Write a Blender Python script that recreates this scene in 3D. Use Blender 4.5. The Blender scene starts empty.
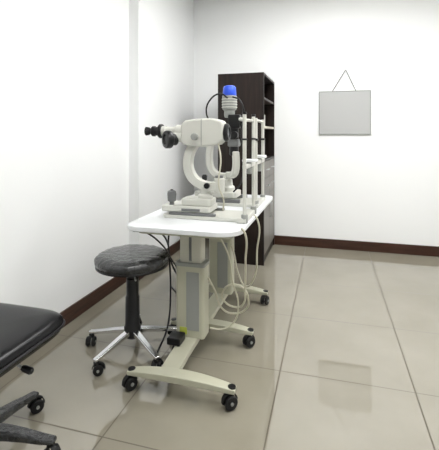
import bpy, bmesh, math, random
from mathutils import Vector, Matrix
random.seed(4)
S=bpy.context.scene
S.view_settings.view_transform='Standard'
COL=S.collection

# ---------------------------------------------------------------- materials
def mat(name,col,rough=0.5,metal=0.0,var=0.0,vscale=8.0,bump=0.0,bscale=40.0,coat=0.0,bdist=0.002,spec=0.5):
    m=bpy.data.materials.new(name); m.use_nodes=True
    nt=m.node_tree; b=nt.nodes['Principled BSDF']
    b.inputs['Base Color'].default_value=(*col,1); b.inputs['Roughness'].default_value=rough
    b.inputs['Metallic'].default_value=metal
    b.inputs['Coat Weight'].default_value=coat
    b.inputs['Specular IOR Level'].default_value=spec
    tc=nt.nodes.new('ShaderNodeTexCoord')
    if var>0:
        n=nt.nodes.new('ShaderNodeTexNoise'); n.inputs['Scale'].default_value=vscale; n.inputs['Detail'].default_value=4
        nt.links.new(tc.outputs['Object'],n.inputs['Vector'])
        mx=nt.nodes.new('ShaderNodeMix'); mx.data_type='RGBA'
        mx.inputs[6].default_value=(*[c*(1-var) for c in col],1)
        mx.inputs[7].default_value=(*[min(1,c*(1+var)) for c in col],1)
        nt.links.new(n.outputs['Fac'],mx.inputs[0]); nt.links.new(mx.outputs[2],b.inputs['Base Color'])
    if bump>0:
        n=nt.nodes.new('ShaderNodeTexNoise'); n.inputs['Scale'].default_value=bscale; n.inputs['Detail'].default_value=5
        nt.links.new(tc.outputs['Object'],n.inputs['Vector'])
        bp=nt.nodes.new('ShaderNodeBump'); bp.inputs['Strength'].default_value=bump; bp.inputs['Distance'].default_value=bdist
        nt.links.new(n.outputs['Fac'],bp.inputs['Height']); nt.links.new(bp.outputs[0],b.inputs['Normal'])
    return m
M_wall=mat('wall_paint',(0.89,0.90,0.90),0.5,var=0.008,vscale=2,bump=0.1,bscale=120)
M_ceil=mat('ceiling_paint',(0.88,0.88,0.87),0.8,var=0.01)
M_ivory=mat('ivory_enamel',(0.47,0.465,0.36),0.35,var=0.03,vscale=6)
M_ivory2=mat('ivory_housing',(0.56,0.55,0.47),0.35,var=0.03,vscale=6)
M_white=mat('white_enamel',(0.60,0.60,0.55),0.3,var=0.02,vscale=6)
M_lam=mat('white_laminate',(0.78,0.80,0.81),0.3,var=0.01)
M_grey=mat('grey_plastic',(0.15,0.155,0.155),0.4,var=0.05)
M_lgrey=mat('light_grey_plastic',(0.30,0.31,0.29),0.4,var=0.03)
M_black=mat('black_plastic',(0.008,0.008,0.009),0.35,var=0.1,spec=.35)
M_rub=mat('black_rubber',(0.010,0.010,0.010),0.6,var=0.1,spec=.3)
M_chrome=mat('chrome',(0.75,0.76,0.78),0.12,1.0,var=0.02)
M_steel=mat('brushed_steel',(0.55,0.56,0.57),0.3,1.0,var=0.04)
M_blue=mat('blue_cap',(0.02,0.09,0.72),0.3,var=0.05)
M_leather=mat('black_leather',(0.004,0.004,0.005),0.25,var=0.2,bump=0.3,bscale=140,bdist=0.001,spec=.25)
M_wrap=mat('plastic_wrapped_vinyl',(0.024,0.025,0.026),0.25,var=0.85,vscale=26,bump=1.0,bscale=30,coat=0.45,bdist=0.018,spec=.4)
M_glass=mat('lens_glass',(0.02,0.03,0.05),0.05,coat=1)
M_board=mat('silver_board',(0.45,0.455,0.45),0.45,0.0,var=0.02,vscale=3)
M_string=mat('dark_string',(0.02,0.02,0.02),0.8)
M_label=mat('green_yellow_label',(0.45,0.5,0.08),0.5,var=0.1)
M_beige=mat('beige_cable',(0.55,0.53,0.42),0.4,var=0.03)
M_cream=mat('cream_shelf',(0.62,0.58,0.48),0.5,var=0.04)
M_doorg=mat('grey_laminate_drawer',(0.20,0.185,0.165),0.4,var=0.04)

def wood(name,c1,c2,rough=0.4,axis='Z'):
    m=bpy.data.materials.new(name); m.use_nodes=True; nt=m.node_tree; b=nt.nodes['Principled BSDF']
    b.inputs['Roughness'].default_value=rough; b.inputs['Specular IOR Level'].default_value=.3
    tc=nt.nodes.new('ShaderNodeTexCoord'); mp=nt.nodes.new('ShaderNodeMapping')
    mp.inputs['Scale'].default_value={'Z':(14,14,0.8),'X':(0.8,14,14),'Y':(14,0.8,14)}[axis]
    n=nt.nodes.new('ShaderNodeTexNoise'); n.inputs['Scale'].default_value=3; n.inputs['Detail'].default_value=8; n.inputs['Distortion'].default_value=0.6
    r=nt.nodes.new('ShaderNodeValToRGB'); r.color_ramp.elements[0].position=.3; r.color_ramp.elements[1].position=.7
    r.color_ramp.elements[0].color=(*c1,1); r.color_ramp.elements[1].color=(*c2,1)
    nt.links.new(tc.outputs['Object'],mp.inputs[0]); nt.links.new(mp.outputs[0],n.inputs[0]); nt.links.new(n.outputs[0],r.inputs[0]); nt.links.new(r.outputs[0],b.inputs['Base Color'])
    return m
M_wenge=wood('wenge_veneer',(0.007,0.0045,0.004),(0.020,0.012,0.009))
M_wengein=wood('wenge_interior',(0.014,0.009,0.007),(0.03,0.019,0.014))
M_base=wood('baseboard_wood_x',(0.030,0.013,0.008),(0.065,0.028,0.018),0.35,'X')
M_basey=wood('baseboard_wood_y',(0.030,0.013,0.008),(0.065,0.028,0.018),0.35,'Y')

def tile_mat():
    m=bpy.data.materials.new('polished_porcelain_tile'); m.use_nodes=True; nt=m.node_tree; b=nt.nodes['Principled BSDF']
    L=nt.links.new
    tc=nt.nodes.new('ShaderNodeTexCoord'); sep=nt.nodes.new('ShaderNodeSeparateXYZ'); L(tc.outputs['Object'],sep.inputs[0])
    T=0.68
    def line(out,off):
        a=nt.nodes.new('ShaderNodeMath'); a.operation='SUBTRACT'; L(out,a.inputs[0]); a.inputs[1].default_value=off
        d=nt.nodes.new('ShaderNodeMath'); d.operation='DIVIDE'; L(a.outputs[0],d.inputs[0]); d.inputs[1].default_value=T
        p=nt.nodes.new('ShaderNodeMath'); p.operation='PINGPONG'; L(d.outputs[0],p.inputs[0]); p.inputs[1].default_value=0.5
        return p
    px=line(sep.outputs[0],-0.26); py=line(sep.outputs[1],2.16)
    mn=nt.nodes.new('ShaderNodeMath'); mn.operation='MINIMUM'; L(px.outputs[0],mn.inputs[0]); L(py.outputs[0],mn.inputs[1])
    lt=nt.nodes.new('ShaderNodeMath'); lt.operation='LESS_THAN'; L(mn.outputs[0],lt.inputs[0]); lt.inputs[1].default_value=0.0046
    n=nt.nodes.new('ShaderNodeTexNoise'); n.inputs['Scale'].default_value=2.2; n.inputs['Detail'].default_value=6; L(tc.outputs['Object'],n.inputs[0])
    r=nt.nodes.new('ShaderNodeValToRGB'); r.color_ramp.elements[0].position=.3; r.color_ramp.elements[1].position=.7
    r.color_ramp.elements[0].color=(0.252,0.232,0.180,1); r.color_ramp.elements[1].color=(0.290,0.270,0.215,1)
    L(n.outputs[0],r.inputs[0])
    mx=nt.nodes.new('ShaderNodeMix'); mx.data_type='RGBA'; L(lt.outputs[0],mx.inputs[0]); L(r.outputs[0],mx.inputs[6]); mx.inputs[7].default_value=(0.10,0.085,0.06,1)
    L(mx.outputs[2],b.inputs['Base Color'])
    mr=nt.nodes.new('ShaderNodeMath'); mr.operation='MULTIPLY_ADD'; L(lt.outputs[0],mr.inputs[0]); mr.inputs[1].default_value=0.4; mr.inputs[2].default_value=0.03
    L(mr.outputs[0],b.inputs['Roughness'])
    # grout is duller than the polished tile face
    sp=nt.nodes.new('ShaderNodeMath'); sp.operation='MULTIPLY_ADD'; L(lt.outputs[0],sp.inputs[0]); sp.inputs[1].default_value=-0.35; sp.inputs[2].default_value=0.5
    L(sp.outputs[0],b.inputs['Specular IOR Level'])
    b.inputs['IOR'].default_value=2.0
    return m
M_tile=tile_mat()

# ---------------------------------------------------------------- helpers
def empty(name,loc):
    e=bpy.data.objects.new(name,None); e.empty_display_size=0.1; e.location=loc; COL.objects.link(e); return e
def finish(name,me,parent,m,smooth=False,bevel=0,seg=3,sub=0):
    o=bpy.data.objects.new(name,me); COL.objects.link(o); me.materials.append(m)
    if smooth:
        for p in me.polygons: p.use_smooth=True
    if bevel>0:
        b=o.modifiers.new('bevel','BEVEL'); b.width=bevel; b.segments=seg; b.limit_method='ANGLE'; b.angle_limit=math.radians(40)
        b.harden_normals=True
        for p in me.polygons: p.use_smooth=True
    if sub:
        s=o.modifiers.new('sub','SUBSURF'); s.levels=sub; s.render_levels=sub
    if parent:
        o.parent=parent; o.matrix_parent_inverse=Matrix.Translation(-Vector(parent.location))
    return o
def box(name,p,x0,x1,y0,y1,z0,z1,m,bevel=0.0,rotz=0,piv=None,seg=3):
    bm=bmesh.new(); bmesh.ops.create_cube(bm,size=1)
    for v in bm.verts:
        v.co=Vector(((x0+x1)/2+v.co.x*(x1-x0),(y0+y1)/2+v.co.y*(y1-y0),(z0+z1)/2+v.co.z*(z1-z0)))
    if rotz:
        c=Vector(piv) if piv else Vector(((x0+x1)/2,(y0+y1)/2,0))
        bmesh.ops.rotate(bm,verts=bm.verts,cent=c,matrix=Matrix.Rotation(rotz,3,'Z'))
    me=bpy.data.meshes.new(name); bm.to_mesh(me); bm.free()
    return finish(name,me,p,m,bevel=bevel,seg=seg)
def prism(name,p,pts,z0,z1,m,bevel=0.0,plane='XY'):
    bm=bmesh.new()
    f=lambda a,b,c:{'XY':(a,b,c),'XZ':(a,c,b),'YZ':(c,a,b)}[plane]
    vs=[bm.verts.new(f(a,b,z0)) for a,b in pts]
    fc=bm.faces.new(vs); r=bmesh.ops.extrude_face_region(bm,geom=[fc])
    d=Vector(f(0,0,z1-z0))
    bmesh.ops.translate(bm,verts=[v for v in r['geom'] if isinstance(v,bmesh.types.BMVert)],vec=d)
    bmesh.ops.recalc_face_normals(bm,faces=bm.faces)
    me=bpy.data.meshes.new(name); bm.to_mesh(me); bm.free()
    return finish(name,me,p,m,bevel=bevel)
def rrect(x0,x1,y0,y1,r,n=8):
    rs=r if isinstance(r,(list,tuple)) else [r]*4
    out=[]
    for (cx,cy,a0,rr) in ((x1-rs[0],y0+rs[0],-90,rs[0]),(x1-rs[1],y1-rs[1],0,rs[1]),(x0+rs[2],y1-rs[2],90,rs[2]),(x0+rs[3],y0+rs[3],180,rs[3])):
        for i in range(n+1):
            a=math.radians(a0+90*i/n); out.append((cx+rr*math.cos(a),cy+rr*math.sin(a)))
    return out
def lathe(name,p,prof,c,axis,m,n=40,smooth=True,bevel=0):
    # prof: (radius, distance along axis)
    ax=Vector(axis).normalized(); q=Vector((0,0,1)).rotation_difference(ax); c=Vector(c)
    bm=bmesh.new(); rings=[]
    for r,t in prof:
        if r<1e-6: rings.append([bm.verts.new(c+q@Vector((0,0,t)))])
        else: rings.append([bm.verts.new(c+q@Vector((r*math.cos(2*math.pi*i/n),r*math.sin(2*math.pi*i/n),t))) for i in range(n)])
    for a,b in zip(rings,rings[1:]):
        for i in range(n):
            j=(i+1)%n
            if len(a)==1 and len(b)==1: continue
            if len(a)==1: bm.faces.new((a[0],b[i],b[j]))
            elif len(b)==1: bm.faces.new((a[i],b[0],a[j]))
            else: bm.faces.new((a[i],b[i],b[j],a[j]))
    bmesh.ops.recalc_face_normals(bm,faces=bm.faces)
    me=bpy.data.meshes.new(name); bm.to_mesh(me); bm.free()
    o=finish(name,me,p,m,smooth=smooth)
    me.set_sharp_from_angle(angle=math.radians(35))
    return o
def cyl(name,p,a,b,r,m,r2=None,n=32,ch=None):
    a=Vector(a); b=Vector(b); L=(b-a).length; r2=r if r2 is None else r2
    ch=min(r,r2,L/2)*0.15 if ch is None else ch
    return lathe(name,p,[(0,0),(r-ch,0),(r,ch),(r2,L-ch),(r2-ch,L),(0,L)],a,b-a,m,n)
def tube(name,p,pts,r,m,res=10,radii=None,smoothc=True):
    cu=bpy.data.curves.new(name,'CURVE'); cu.dimensions='3D'; cu.bevel_depth=r; cu.bevel_resolution=5; cu.use_fill_caps=True
    if smoothc:
        sp=cu.splines.new('BEZIER'); sp.bezier_points.add(len(pts)-1)
        for i,q in enumerate(pts):
            b=sp.bezier_points[i]; b.co=q; b.handle_left_type=b.handle_right_type='AUTO'
            if radii: b.radius=radii[i]
        sp.resolution_u=res
    else:
        sp=cu.splines.new('POLY'); sp.points.add(len(pts)-1)
        for i,q in enumerate(pts):
            sp.points[i].co=(*q,1)
            if radii: sp.points[i].radius=radii[i]
    o=bpy.data.objects.new(name+'_c',cu); COL.objects.link(o); bpy.context.view_layer.update()
    me=bpy.data.meshes.new_from_object(o.evaluated_get(bpy.context.evaluated_depsgraph_get()))
    bpy.data.objects.remove(o); bpy.data.curves.remove(cu)
    me.materials.clear(); me.name=name
    return finish(name,me,p,m,smooth=True)
def sweepbar(name,p,path,w,h,m,plane_n,bevel=0.006):
    """rectangular section swept along path; plane_n = width direction (unit)."""
    n=Vector(plane_n).normalized(); bm=bmesh.new(); rings=[]
    P=[Vector(q) for q in path]
    for i,q in enumerate(P):
        t=(P[min(i+1,len(P)-1)]-P[max(i-1,0)]).normalized(); u=t.cross(n).normalized()
        ww=w[i] if isinstance(w,(list,tuple)) else w; hh=h[i] if isinstance(h,(list,tuple)) else h
        rings.append([bm.verts.new(q+n*a*ww/2+u*b*hh/2) for a,b in ((-1,-1),(1,-1),(1,1),(-1,1))])
    for a,b in zip(rings,rings[1:]):
        for k in range(4):
            l=(k+1)%4; bm.faces.new((a[k],b[k],b[l],a[l]))
    bm.faces.new(rings[0]); bm.faces.new(rings[-1])
    bmesh.ops.recalc_face_normals(bm,faces=bm.faces)
    me=bpy.data.meshes.new(name); bm.to_mesh(me); bm.free()
    return finish(name,me,p,m,bevel=bevel)
def smoothpath(pts,n=5):
    P=[Vector(q) for q in pts]; out=[]
    for i in range(len(P)-1):
        p0=P[max(i-1,0)];p1=P[i];p2=P[i+1];p3=P[min(i+2,len(P)-1)]
        for k in range(n):
            t=k/n
            out.append(0.5*((2*p1)+(-p0+p2)*t+(2*p0-5*p1+4*p2-p3)*t*t+(-p0+3*p1-3*p2+p3)*t**3))
    out.append(P[-1]); return out
def caster(tag,p,x,y,ztop,ang,r=0.032,m=None,hood=None):
    m=m or M_rub; d=Vector((math.cos(ang),math.sin(ang),0)); s=Vector((-d.y,d.x,0))
    c=Vector((x,y,r))+d*0.012
    for k,sg in enumerate((-1,1)):
        a=c+s*sg*0.008
        lathe(f'{tag}_wheel_{k+1}',p,[(0,0),(r*.45,0),(r*.5,0.002),(r*.92,0.002),(r,0.006),(r,0.014),(r*.9,0.018),(r*.35,0.02),(r*.3,0.016),(0,0.016)],a,s*sg,m,28)
    lathe(f'{tag}_hub',p,[(0,-0.03),(r*.25,-0.03),(r*.25,0.03),(0,0.03)],c,s,M_lgrey,16)
    pts=[]
    for i in range(9):
        a=math.radians(-5+i*25*0.9)
        pts.append(c+d*(math.cos(a)*(r+0.006))+Vector((0,0,math.sin(a)*(r+0.006))))
    pts=[q for q in pts if q.z>0.012]
    sweepbar(f'{tag}_hood',p,pts,0.018,0.005,hood or m,s,0.001)
    cyl(f'{tag}_stem',p,(x,y,2*r+0.003),(x,y,ztop),0.009,M_steel,n=16)
    cyl(f'{tag}_collar',p,(x,y,2*r+0.0),(x,y,2*r+0.014),0.016,hood or m,n=20)

# ---------------------------------------------------------------- room
XL=-1.74; XR=2.5; YB=4.65; YF=-1.8; H=3.0; XP=-1.645; YP=3.17
box('floor',None,XL-.1,XR+.1,YF-.1,YB+.1,-0.1,0,M_tile)
box('ceiling',None,XL-.1,XR+.1,YF-.1,YB+.1,H,H+.1,M_ceil)
prism('wall_left',None,[(XL-.1,YF-.1),(XL,YF-.1),(XL,YP),(XP,YP),(XP,YB),(XL-.1,YB)],0,H,M_wall)
box('wall_back',None,XL-.1,XR+.1,YB,YB+.1,0,H,M_wall)
box('wall_right',None,XR,XR+.1,YF,YB,0,H,M_wall)
box('wall_front',None,XL-.1,XR+.1,YF-.1,YF,0,H,M_wall)
bh=0.108; bt=0.014
prism('baseboard_left',None,[(XL,YF),(XL+bt,YF),(XL+bt,YP-bt),(XP+bt,YP-bt),(XP+bt,YB),(XP,YB),(XP,YP),(XL,YP)],0,bh,M_basey,0.003)
box('baseboard_back',None,XP+bt,XR,YB-bt,YB,0,bh,M_base,0.003)
box('baseboard_right',None,XR-bt,XR,YF,YB-bt,0,bh,M_basey,0.003)
def panel(x,y,sx,sy,power,col=(1,0.995,0.985)):
    e=empty('ceiling_light',(x,y,H))
    m=bpy.data.materials.new('light_diffuser'); m.use_nodes=True; b=m.node_tree.nodes['Principled BSDF']
    b.inputs['Base Color'].default_value=(.9,.9,.9,1); b.inputs['Emission Color'].default_value=(*col,1); b.inputs['Emission Strength'].default_value=power
    box('diffuser',e,x-sx/2,x+sx/2,y-sy/2,y+sy/2,H-0.035,H-0.012,m)
    for k,(a,b2,c,d) in enumerate(((x-sx/2-.02,x+sx/2+.02,y-sy/2-.02,y-sy/2),(x-sx/2-.02,x+sx/2+.02,y+sy/2,y+sy/2+.02),(x-sx/2-.02,x-sx/2,y-sy/2,y+sy/2),(x+sx/2,x+sx/2+.02,y-sy/2,y+sy/2))):
        box(f'frame_{k+1}',e,a,b2,c,d,H-0.04,H,M_white)
panel(0.1,3.1,1.2,0.6,25)
panel(-0.1,0.9,1.2,0.6,20)
panel(1.6,2.2,0.6,1.2,15)

# ---------------------------------------------------------------- cabinet
def cabinet():
    x0,x1,y0,y1,h=-1.10,-0.625,3.85,4.635,1.925
    p=empty('display_cabinet',((x0+x1)/2,(y0+y1)/2,0)); t=0.022
    box('side_near',p,x0,x1,y0,y0+t,0,h,M_wenge,0.002)
    box('side_far',p,x0,x1,y1-t,y1,0,h,M_wenge,0.002)
    box('back_panel',p,x0,x0+0.01,y0+t,y1-t,0.0,h,M_wengein)
    box('top_panel',p,x0,x1,y0+t,y1-t,h-t,h,M_wenge,0.001)
    box('plinth',p,x1-0.03,x1-0.015,y0+t,y1-t,0,0.07,M_wenge)
    box('bottom_panel',p,x0+.01,x1-.01,y0+t,y1-t,0.07,0.09,M_wenge)
    box('mid_panel',p,x0+.01,x1-.002,y0+t,y1-t,1.03,1.052,M_wenge)
    for k,z in enumerate((1.37,1.66)):
        box(f'shelf_{k+1}',p,x0+.01,x1-.004,y0+t,y1-t,z,z+0.022,M_cream if k==0 else M_wengein,0.001)
    box('storage_box_1',p,x0+.1,x1-.06,y0+.2,y0+.45,1.052,1.25,M_lgrey,0.004)
    box('storage_box_2',p,x0+.1,x1-.08,y0+.35,y0+.6,1.392,1.53,M_white,0.004)
    g=0.004; ym=(y0+y1)/2
    for k,(z0,z1) in enumerate(((0.86,1.025),(0.69,0.856))):
        for s,(a,b) in enumerate(((y0+t+g,ym-g/2),(ym+g/2,y1-t-g))):
            box(f'drawer_{k+1}_{s+1}',p,x1-.02,x1,a,b,z0,z1,M_doorg,0.002)
            tube(f'drawer_handle_{k+1}_{s+1}',p,[(x1,(a+b)/2-.05,(z0+z1)/2),(x1+.022,(a+b)/2-.05,(z0+z1)/2),(x1+.022,(a+b)/2+.05,(z0+z1)/2),(x1,(a+b)/2+.05,(z0+z1)/2)],0.005,M_steel,smoothc=False)
    for s,(a,b) in enumerate(((y0+t+g,ym-g/2),(ym+g/2,y1-t-g))):
        box(f'door_leaf_{s+1}',p,x1-.02,x1,a,b,0.095,0.686,M_doorg,0.002)
        yy=ym-.04 if s==0 else ym+.04
        tube(f'door_handle_{s+1}',p,[(x1,yy,.42),(x1+.022,yy,.42),(x1+.022,yy,.56),(x1,yy,.56)],0.005,M_steel,smoothc=False)
cabinet()

# ---------------------------------------------------------------- hanging board
def board():
    x0,x1,z0,z1=-0.113,0.448,1.305,1.80; y=YB
    p=empty('hanging_board',((x0+x1)/2,y-.01,1.55))
    box('panel',p,x0+.008,x1-.008,y-.016,y-.004,z0+.008,z1-.008,M_board)
    for n,a in (('frame_bottom',(x0,x1,z0,z0+.01)),('frame_top',(x0,x1,z1-.01,z1)),('frame_left',(x0,x0+.01,z0+.01,z1-.01)),('frame_right',(x1-.01,x1,z0+.01,z1-.01))):
        box(n,p,a[0],a[1],y-.02,y-.002,a[2],a[3],M_lgrey,0.002)
    xn,zn=0.18,2.035
    cyl('nail',p,(xn,y,zn),(xn,y-.03,zn),0.006,M_steel,n=12)
    tube('string_1',p,[(x0+.15,y-.012,z1),(xn,y-.02,zn+.004)],0.0035,M_string,smoothc=False)
    tube('string_2',p,[(x1-.16,y-.012,z1),(xn,y-.02,zn+.004)],0.0035,M_string,smoothc=False)
board()

# ---------------------------------------------------------------- instrument table
TZ=0.785
def table():
    p=empty('instrument_table',(-.78,2.6,0))
    pts=rrect(-1.135,-.455,1.985,3.32,(0.13,0.06,0.06,0.09),10)
    prism('table_top',p,pts,TZ-0.03,TZ,M_lam,0.006)
    ip=rrect(-1.08,-.52,2.05,3.26,0.04,5)
    prism('top_underframe',p,ip,TZ-0.055,TZ-0.03,M_ivory,0.003)
    for k,yc in enumerate((2.20,2.86)):
        X=-.785
        prism(f'column_outer_{k+1}',p,rrect(X-.088,X+.088,yc-.055,yc+.055,.018,5),0.115,0.54,M_ivory,0.002)
        prism(f'column_collar_{k+1}',p,rrect(X-.092,X+.092,yc-.059,yc+.059,.02,5),0.53,0.55,M_lgrey,0.002)
        prism(f'column_inner_{k+1}',p,rrect(X-.068,X+.068,yc-.04,yc+.04,.012,5),0.54,TZ-.055,M_ivory2,0.001)
        box(f'column_panel_{k+1}',p,X-.02,X+.06,yc-.0575,yc-.054,0.16,0.50,M_lgrey,0.003)
        box(f'column_slot_{k+1}',p,X-.008,X+.008,yc-.043,yc-.039,0.56,0.70,M_grey,0.001)
        box(f'column_head_{k+1}',p,X-.13,X+.13,yc-.08,yc+.08,TZ-.075,TZ-.055,M_ivory,0.004)
    sweepbar('spine_beam',p,[(-.785,1.80,.085),(-.785,2.0,.10),(-.785,2.1,.102),(-.785,2.99,.102)],0.10,0.032,M_ivory,(1,0,0),0.006)
    for k,(yc,xa,xb) in enumerate(((1.81,-.995,-.43),(2.37,-.99,-.45),(2.99,-.99,-.455))):
        path=[];W=[];Hh=[]
        for i in range(17):
            t=i/16; x=xa+(xb-xa)*t; s=abs(2*t-1)
            path.append((x,yc,0.083+0.018*(1-s**2))); W.append(0.075-0.03*s**2); Hh.append(0.034-0.012*s**2)
        sweepbar(f'foot_bar_{k+1}',p,path,W,Hh,M_ivory,(0,1,0),0.005)
        for s,x in enumerate((xa+.018,xb-.018)):
            caster(f'caster_{k+1}_{s+1}',p,x,yc,0.088,random.uniform(-2.6,-.6),0.033)
            cyl(f'foot_cap_{k+1}_{s+1}',p,(x,yc,0.092),(x,yc,0.1),0.02,M_black,n=20)
    box('rating_label',p,-.845,-.80,2.1415,2.1455,0.135,0.175,M_label)
    box('switch_box',p,-1.13,-1.06,2.10,2.2,TZ-.062,TZ-.03,M_black,0.004)
    box('power_inlet',p,-.88,-.80,2.03,2.12,0.12,0.16,M_black,0.006)
    # --- wiring carried by the table
    tube('black_lead_1',p,[(-1.10,2.12,.74),(-1.05,2.09,.735),(-.98,2.12,.68),(-.955,2.3,.50),(-.95,2.36,.43),(-.93,2.33,.33),(-.89,2.26,.30),(-.885,2.22,.33)],.005,M_black)
    tube('black_lead_1b',p,[(-1.04,2.5,.74),(-1.07,2.5,.55),(-1.05,2.52,.40),(-.98,2.48,.33),(-.91,2.40,.34),(-.885,2.30,.37)],.006,M_black)
    tube('black_lead_2',p,[(-1.06,2.2,.74),(-1.04,2.4,.6),(-1.06,2.5,.40),(-1.02,2.42,.25),(-.97,2.25,.1),(-.97,2.10,.02),(-.94,1.98,.006),(-.88,1.93,.006),(-.85,2.0,.05),(-.84,2.05,.13)],.006,M_black)
    tube('black_lead_3',p,[(-1.3,3.1,.006),(-1.15,2.9,.006),(-1.05,2.65,.006),(-.95,2.5,.006),(-.89,2.28,.05),(-.86,2.2,.15)],.006,M_black)
    tube('floor_coil',p,[(-.9+.07*math.cos(t),2.62+.07*math.sin(t),.008+.003*t/3) for t in [i*.5 for i in range(44)]],.006,M_black)
    pts=[(-.46,2.08,.792),(-.442,2.09,.76),(-.45,2.14,.6),(-.47,2.22,.42),(-.50,2.30,.28),(-.56,2.34,.24),(-.61,2.3,.28),(-.61,2.24,.36),(-.56,2.22,.42),(-.50,2.26,.40),(-.47,2.32,.30),(-.50,2.36,.22),(-.57,2.36,.19),(-.63,2.30,.24),(-.66,2.25,.36),(-.695,2.22,.45)]
    tube('beige_lead_1',p,pts,.006,M_beige)
    tube('beige_lead_2',p,[(-.47,2.46,.795),(-.44,2.46,.76),(-.45,2.5,.55),(-.48,2.55,.35),(-.54,2.58,.28),(-.6,2.62,.34),(-.65,2.7,.45),(-.695,2.8,.48)],.006,M_beige)
    tube('beige_lead_3',p,[(-.60,2.12,.735),(-.55,2.14,.62),(-.54,2.2,.45),(-.52,2.26,.3),(-.56,2.3,.16),(-.62,2.28,.125),(-.69,2.24,.14)],.005,M_beige)
table()

# ---------------------------------------------------------------- keratometer (near instrument)
def kerato():
    Y=2.36; p=empty('keratometer',(-.8,Y,TZ))
    z=TZ+.001
    prism('base_plate',p,rrect(-1.0,-.50,Y-.12,Y+.13,.02,5),z,z+.02,M_white,0.003)
    box('rail_cover_1',p,-.96,-.66,Y-.115,Y-.085,z+.02,z+.036,M_grey,0.004)
    box('rail_cover_2',p,-.96,-.66,Y+.085,Y+.115,z+.02,z+.036,M_grey,0.004)
    prism('sliding_stage',p,rrect(-1.02,-.70,Y-.10,Y+.10,.025,6),z+.036,z+.072,M_white,0.006)
    prism('stage_upper',p,rrect(-.90,-.70,Y-.07,Y+.07,.025,6),z+.072,z+.115,M_white,0.008)
    box('stage_slot',p,-.88,-.76,Y-.103,Y-.098,z+.045,z+.06,M_grey,0.001)
    lathe('joystick',p,[(0,0),(.018,0),(.014,.012),(.014,.02),(.026,.028),(.029,.07),(.026,.088),(.016,.094),(0,.095)],(-.965,Y-.05,z+.068),(0,0,1),M_grey,28)
    lathe('joystick_button',p,[(0,0),(.009,0),(.009,.005),(0,.007)],(-.965,Y-.05,z+.163),(0,0,1),M_black,20)
    lathe('post',p,[(0,0),(.048,0),(.048,.02),(.036,.03),(.036,.075),(.03,.08),(0,.08)],(-.755,Y,z+.112),(0,0,1),M_white,32)
    pa=smoothpath([(-.66,Y,.985),(-.72,Y,.975),(-.78,Y,.985),(-.83,Y,1.015),(-.862,Y,1.065),(-.872,Y,1.12),(-.862,Y,1.18),(-.84,Y,1.225),(-.82,Y,1.25)],4)
    sweepbar('carrying_arm',p,pa,.064,.054,M_white,(0,1,0),0.014)
    cyl('arm_bearing',p,(-.665,Y,.94),(-.665,Y,1.03),.034,M_white)
    cyl('arm_bearing_cap',p,(-.665,Y,1.03),(-.665,Y,1.045),.026,M_grey)
    prof=[(-.90,1.245),(-.905,1.36),(-.88,1.392),(-.80,1.402),(-.70,1.405),(-.64,1.39),(-.625,1.36),(-.628,1.27),(-.66,1.24),(-.72,1.228),(-.84,1.228)]
    prism('head_housing',p,prof,Y-.065,Y+.065,M_white,0.016,'XZ')
    box('housing_seam',p,-.765,-.760,Y-.0665,Y+.0665,1.235,1.398,M_lgrey)
    lathe('objective_ring',p,[(0,0),(.052,0),(.056,.006),(.056,.02),(.045,.028),(.036,.028),(.03,.02),(0,.02)],(-.628,Y,1.315),(1,0,0),M_black,36)
    lathe('objective_lens',p,[(0,.024),(.028,.022),(.03,.018)],(-.628,Y,1.315),(1,0,0),M_glass,28)
    lathe('eyepiece_tube',p,[(0,0),(.04,0),(.04,.05),(.03,.06),(.028,.12),(.034,.125),(.034,.15),(0,.15)],(-.90,Y,1.325),(-1,0,0),M_white,36)
    lathe('eyepiece_ring',p,[(0,0),(.044,0),(.047,.004),(.047,.018),(.044,.022),(.03,.026),(.028,.05),(.034,.054),(.034,.07),(.03,.074),(0,.07)],(-1.05,Y,1.325),(-1,0,0),M_black,36)
    lathe('eyepiece_cup',p,[(0,0),(.016,0),(.018,.02),(.026,.03),(.029,.05),(.025,.052),(.016,.04),(0,.038)],(-1.118,Y,1.325),(-1,0,0),M_rub,32)
    lathe('drum_collar',p,[(0,0),(.03,0),(.03,.06),(0,.06)],(-.89,Y-.05,1.285),(-1,0,0),M_white,32)
    lathe('drum_knob',p,[(0,0),(.036,0),(.038,.004),(.038,.03),(.052,.036),(.056,.042),(.056,.07),(.052,.076),(.036,.078),(.03,.07),(0,.07)],(-.935,Y-.05,1.272),(-1,-1.1,0),M_black,36)
    lathe('side_knob',p,[(0,0),(.012,0),(.012,.01),(.022,.012),(.022,.03),(.018,.034),(0,.034)],(-.80,Y-.064,1.29),(0,-1,0),M_lgrey,28)
    lathe('lock_knob',p,[(0,0),(.01,0),(.01,.008),(.018,.01),(.018,.028),(0,.03)],(-.73,Y-.035,.985),(0,-1,0),M_black,24)
    X=-.475
    for k,yy in enumerate((Y-.13,Y+.15)):
        cyl(f'chinrest_post_{k+1}',p,(X,yy,z),(X,yy,1.42),.0115,M_white,n=24)
        cyl(f'post_foot_{k+1}',p,(X,yy,z),(X,yy,z+.05),.02,M_lgrey,n=24)
        cyl(f'post_cap_{k+1}',p,(X,yy,1.42),(X,yy,1.435),.014,M_black,n=24)
        cyl(f'canthus_ring_{k+1}',p,(X,yy,1.27),(X,yy,1.28),.015,M_black,n=24)
    box('chinrest_base',p,X-.045,X+.012,Y-.15,Y+.17,z,z+.03,M_white,0.006)
    box('chinrest_bar',p,X-.012,X+.012,Y-.14,Y+.16,1.10,1.125,M_white,0.005)
    prism('chin_cup',p,rrect(X-.04,X+.05,Y-.04,Y+.06,.03,6),1.135,1.15,M_lam,0.004)
    cyl('chin_stem',p,(X,Y+.01,1.06),(X,Y+.01,1.136),.014,M_lgrey)
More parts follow.
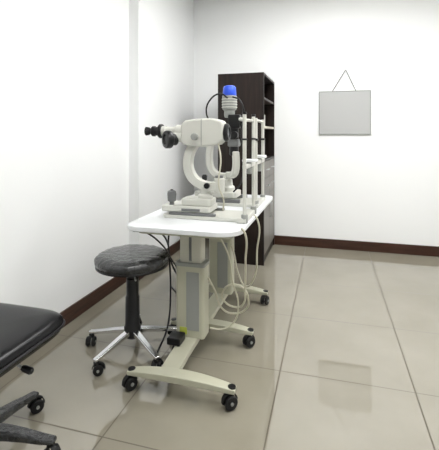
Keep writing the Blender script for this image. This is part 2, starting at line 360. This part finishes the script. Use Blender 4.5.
    tube('forehead_band',p,[(X,Y-.13,1.39),(X-.03,Y-.09,1.395),(X-.05,Y+.01,1.395),(X-.03,Y+.11,1.395),(X,Y+.15,1.39)],.010,M_white)
    tube('head_cable',p,[(-.66,Y-.04,1.25),(-.63,Y-.09,1.15),(-.64,Y-.1,1.0),(-.62,Y-.06,.9),(-.64,Y,.83)],.005,M_beige)
kerato()

# ---------------------------------------------------------------- slit lamp (far instrument)
def slit():
    Y=2.88; p=empty('slit_lamp_microscope',(-.72,Y,TZ)); z=TZ+.001
    prism('base_plate',p,rrect(-1.0,-.52,Y-.15,Y+.15,.02,5),z,z+.02,M_white,0.003)
    for k,s in enumerate((-1,1)):
        box(f'rail_{k+1}',p,-.97,-.62,Y+s*.125-.015,Y+s*.125+.015,z+.02,z+.045,M_grey,0.004)
    prism('sliding_stage',p,rrect(-.98,-.66,Y-.11,Y+.11,.03,6),z+.045,z+.09,M_white,0.008)
    lathe('joystick',p,[(0,0),(.02,0),(.012,.02),(.012,.07),(.02,.08),(.022,.11),(.014,.12),(0,.12)],(-.93,Y,z+.088),(0,0,1),M_black,24)
    lathe('pivot_post',p,[(0,0),(.06,0),(.06,.03),(.045,.045),(.04,.09),(0,.09)],(-.75,Y,z+.088),(0,0,1),M_white,32)
    sweepbar('microscope_arm',p,smoothpath([(-.75,Y,.985),(-.82,Y,.99),(-.87,Y,1.03),(-.89,Y,1.10),(-.885,Y,1.20),(-.86,Y,1.26),(-.81,Y,1.29)],4),.055,.05,M_white,(0,1,0),0.012)
    box('microscope_body',p,-.87,-.74,Y-.05,Y+.05,1.285,1.385,M_black,0.014)
    lathe('magnification_drum',p,[(0,-.07),(.045,-.07),(.048,-.066),(.048,.066),(.045,.07),(0,.07)],(-.80,Y,1.335),(0,1,0),M_black,32)
    lathe('microscope_objective',p,[(0,0),(.04,0),(.044,.01),(.042,.06),(.03,.065),(0,.055)],(-.75,Y,1.335),(1,0,0),M_black,32)
    for k,s in enumerate((-1,1)):
        lathe(f'binocular_{k+1}',p,[(0,0),(.024,0),(.024,.05),(.019,.055),(.019,.085),(.027,.09),(.027,.11),(.02,.115),(0,.105)],(-.865,Y+s*.032,1.345),(-1,s*.08,.12),M_black,28)
    sweepbar('lamp_arm',p,smoothpath([(-.74,Y-.0,1.0),(-.70,Y-.06,1.0),(-.665,Y-.09,1.03),(-.655,Y-.10,1.10),(-.66,Y-.10,1.18)],4),.05,.045,M_white,(.86,.5,0),0.01)
    cyl('illumination_column',p,(-.675,Y-.08,1.15),(-.675,Y-.08,1.36),.034,M_black)
    box('slit_housing',p,-.715,-.635,Y-.125,Y-.035,1.215,1.27,M_grey,0.01)
    box('mirror_head',p,-.715,-.625,Y-.12,Y-.04,1.35,1.45,M_black,0.01)
    cyl('filter_drum',p,(-.64,Y-.08,1.39),(-.60,Y-.08,1.39),.034,M_black)
    cyl('slit_width_knob',p,(-.66,Y-.11,1.30),(-.66,Y-.15,1.30),.026,M_black)
    lathe('lamp_housing',p,[(0,0),(.034,0),(.04,.015),(.04,.05),(.052,.06),(.055,.075),(.055,.155),(.052,.162),(0,.162)],(-.715,Y-.06,1.43),(0,0,1),M_lgrey,36)
    for i in range(4):
        lathe(f'cooling_ring_{i+1}',p,[(.05,0),(.058,.003),(.058,.008),(.05,.011)],(-.715,Y-.06,1.50+i*.02),(0,0,1),M_white,36)
    lathe('lamp_cap',p,[(0,0),(.05,0),(.052,.006),(.047,.06),(.04,.072),(.025,.076),(0,.077)],(-.715,Y-.06,1.592),(0,0,1),M_blue,36)
    tube('lamp_cable',p,[(-.715,Y-.11,1.57),(-.76,Y-.15,1.60),(-.84,Y-.16,1.55),(-.87,Y-.14,1.46),(-.85,Y-.1,1.40),(-.83,Y-.06,1.38)],.006,M_black)
    tube('lamp_cable_right',p,[(-.68,Y-.10,1.58),(-.62,Y-.13,1.55),(-.59,Y-.13,1.45),(-.62,Y-.12,1.3),(-.60,Y-.1,1.15),(-.62,Y-.1,.95),(-.68,Y-.08,.88)],.006,M_black)
    X=-.50
    for k,yy in enumerate((Y-.15,Y+.15)):
        cyl(f'chinrest_post_{k+1}',p,(X,yy,z),(X,yy,1.42),.012,M_white,n=24)
        cyl(f'post_foot_{k+1}',p,(X,yy,z),(X,yy,z+.05),.02,M_lgrey,n=24)
        box(f'canthus_mark_{k+1}',p,X-.016,X+.016,yy-.016,yy+.016,1.26,1.275,M_black,.003)
    box('chinrest_base',p,X-.02,X+.02,Y-.17,Y+.17,z,z+.03,M_white,0.006)
    box('chinrest_bar',p,X-.014,X+.014,Y-.16,Y+.16,1.09,1.12,M_white,0.005)
    prism('chin_cup',p,rrect(X-.04,X+.05,Y-.05,Y+.05,.03,6),1.13,1.15,M_lam,0.004)
    cyl('chin_stem',p,(X,Y,1.03),(X,Y,1.132),.016,M_lgrey)
    tube('forehead_band',p,[(X,Y-.15,1.40),(X-.03,Y-.10,1.41),(X-.05,Y,1.41),(X-.03,Y+.10,1.41),(X,Y+.15,1.40)],.011,M_white)
slit()

# ---------------------------------------------------------------- stool
def stool():
    cx,cy=-1.143,2.125; p=empty('swivel_stool',(cx,cy,0))
    o=lathe('seat_cushion',p,[(0,.0),(.195,.0),(.208,.004),(.217,.014),(.220,.03),(.217,.046),(.206,.058),(.188,.065),(.16,.067),(.12,.069),(.08,.07),(.04,.071),(0,.071)],(cx,cy,.522),(0,0,1),M_wrap,128)
    # loose plastic film: slight random crumple of the rim
    from mathutils import noise
    for v in o.data.vertices:
        d=Vector((v.co.x-cx,v.co.y-cy,0)); r=d.length
        if r>.15:
            k=noise.noise(v.co*32)*.006+noise.noise(v.co*75)*.003
            v.co+=d.normalized()*k
            v.co.z+=k*.5
    lathe('seat_band',p,[(.2,.0),(.215,.002),(.2165,.010),(.214,.014),(.2,.016)],(cx,cy,.516),(0,0,1),M_black,72)
    lathe('seat_plate',p,[(0,0),(.11,0),(.14,.01),(.14,.02),(0,.02)],(cx,cy,.503),(0,0,1),M_black,40)
    lathe('gas_lift_cover',p,[(0,0),(.05,0),(.05,.01),(.044,.02),(.042,.19),(.037,.2),(.037,.3),(.03,.305),(.028,.37),(0,.37)],(cx,cy,.138),(0,0,1),M_black,32)
    lathe('hub',p,[(0,0),(.04,0),(.05,.01),(.05,.05),(.042,.06),(0,.06)],(cx,cy,.085),(0,0,1),M_black,32)
    tube('height_lever',p,[(cx,cy,.5),(cx+.06,cy-.09,.495),(cx+.1,cy-.15,.485)],.005,M_steel)
    for i in range(5):
        a=math.radians(254+72*i); d=Vector((math.cos(a),math.sin(a),0)); s=Vector((-d.y,d.x,0)); R=.275
        c=Vector((cx,cy,0))
        sweepbar(f'leg_{i+1}',p,[c+d*.04+Vector((0,0,.12)),c+d*.12+Vector((0,0,.108)),c+d*.2+Vector((0,0,.092)),c+d*(R+.015)+Vector((0,0,.078))],[.04,.036,.032,.028],[.03,.026,.022,.018],M_chrome,s,.006)
        q=c+d*R
        caster(f'caster_{i+1}',p,q.x,q.y,0.078,a+random.uniform(1.0,2.4),0.028)
stool()

# ---------------------------------------------------------------- office chair (cropped at left)
def chair():
    cx,cy=-1.345,1.24; p=empty('office_chair',(cx,cy,0))
    bm=bmesh.new(); bmesh.ops.create_grid(bm,x_segments=24,y_segments=24,size=1)
    r=bmesh.ops.extrude_face_region(bm,geom=list(bm.faces))
    ups=set(v for v in r['geom'] if isinstance(v,bmesh.types.BMVert))
    for v in bm.verts:
        u,w=v.co.x,v.co.y; e=max(abs(u),abs(w)); 
        n=6; k=(abs(u)**n+abs(w)**n)**(1/n); k=e/k if k>0 else 1
        x=u*k*.245; y=w*k*.265
        if v in ups: zz=.505+.022*(1-e**4)-.018*max(0,e-.9)*10 + .01*w*w
        else: zz=.44; x*=.96; y*=.96
        v.co=Vector((cx+x,cy+y,zz))
    bmesh.ops.recalc_face_normals(bm,faces=bm.faces)
    me=bpy.data.meshes.new('seat_cushion'); bm.to_mesh(me); bm.free()
    finish('seat_cushion',me,p,M_leather,smooth=True,sub=1)
    tube('seat_piping',p,[(cx+.243*math.copysign(abs(math.cos(t))**.33,math.cos(t)),cy+.263*math.copysign(abs(math.sin(t))**.33,math.sin(t)),.475) for t in [i*2*math.pi/48 for i in range(49)]],.005,M_black,smoothc=False)
    prism('seat_pan',p,rrect(cx-.19,cx+.19,cy-.2,cy+.2,.05,6),.425,.445,M_black,.006)
    box('tilt_mechanism',p,cx-.08,cx+.08,cy-.1,cy+.08,.37,.425,M_black,.01)
    tube('tilt_lever',p,[(cx+.06,cy+.05,.4),(cx+.10,cy+.055,.39),(cx+.14,cy+.06,.365),(cx+.17,cy+.065,.352)],.006,M_steel)
    lathe('lever_knob',p,[(0,0),(.01,0),(.014,.012),(.014,.04),(.008,.048),(0,.05)],(cx+.15,cy+.062,.36),(1,.2,-.35),M_black,20)
    lathe('gas_lift',p,[(0,0),(.035,0),(.035,.12),(.028,.125),(.028,.2),(.02,.205),(.02,.28),(0,.28)],(cx,cy,.1),(0,0,1),M_black,28)
    lathe('hub',p,[(0,0),(.05,0),(.055,.01),(.05,.07),(.04,.08),(0,.08)],(cx,cy,.065),(0,0,1),M_black,28)
    for i in range(5):
        a=math.radians(88-72*i); d=Vector((math.cos(a),math.sin(a),0)); s=Vector((-d.y,d.x,0)); R=.285; c=Vector((cx,cy,0))
        sweepbar(f'leg_{i+1}',p,[c+d*.04+Vector((0,0,.115)),c+d*.1+Vector((0,0,.112)),c+d*.18+Vector((0,0,.1)),c+d*.25+Vector((0,0,.085)),c+d*(R+.02)+Vector((0,0,.078))],[.06,.058,.05,.045,.038],[.04,.038,.032,.026,.02],M_wrap,s,.01)
        q=c+d*R; caster(f'caster_{i+1}',p,q.x,q.y,.08,a+random.uniform(-1.2,1.2),.03)
    sweepbar('back_bracket',p,[(cx,cy-.08,.40),(cx,cy-.2,.40),(cx,cy-.29,.43),(cx,cy-.325,.52),(cx,cy-.335,.75)],.06,.016,M_black,(1,0,0),.004)
    bm=bmesh.new(); bmesh.ops.create_cube(bm,size=1)
    bmesh.ops.subdivide_edges(bm,edges=bm.edges,cuts=6,use_grid_fill=True)
    for v in bm.verts:
        x,y,zv=v.co; v.co=Vector((cx+x*.43,cy-.305+y*.07+.12*x*x*.5,.82+zv*.46))
    me=bpy.data.meshes.new('backrest'); bm.to_mesh(me); bm.free()
    finish('backrest',me,p,M_leather,smooth=True,sub=2)
chair()

# ---------------------------------------------------------------- world & camera
w=bpy.data.worlds.new('World'); S.world=w; w.use_nodes=True
w.node_tree.nodes['Background'].inputs[0].default_value=(.8,.85,.9,1); w.node_tree.nodes['Background'].inputs[1].default_value=0.3
cam=bpy.data.cameras.new('camera'); co=bpy.data.objects.new('camera',cam); COL.objects.link(co)
co.location=(0,0,1.3); co.rotation_euler=(math.radians(90),0,math.radians(15.7))
cam.sensor_fit='HORIZONTAL'; cam.sensor_width=36
W=439.0; F=390.0; cam.lens=36*F/W
cam.shift_y=-90/W; cam.shift_x=0
S.camera=co
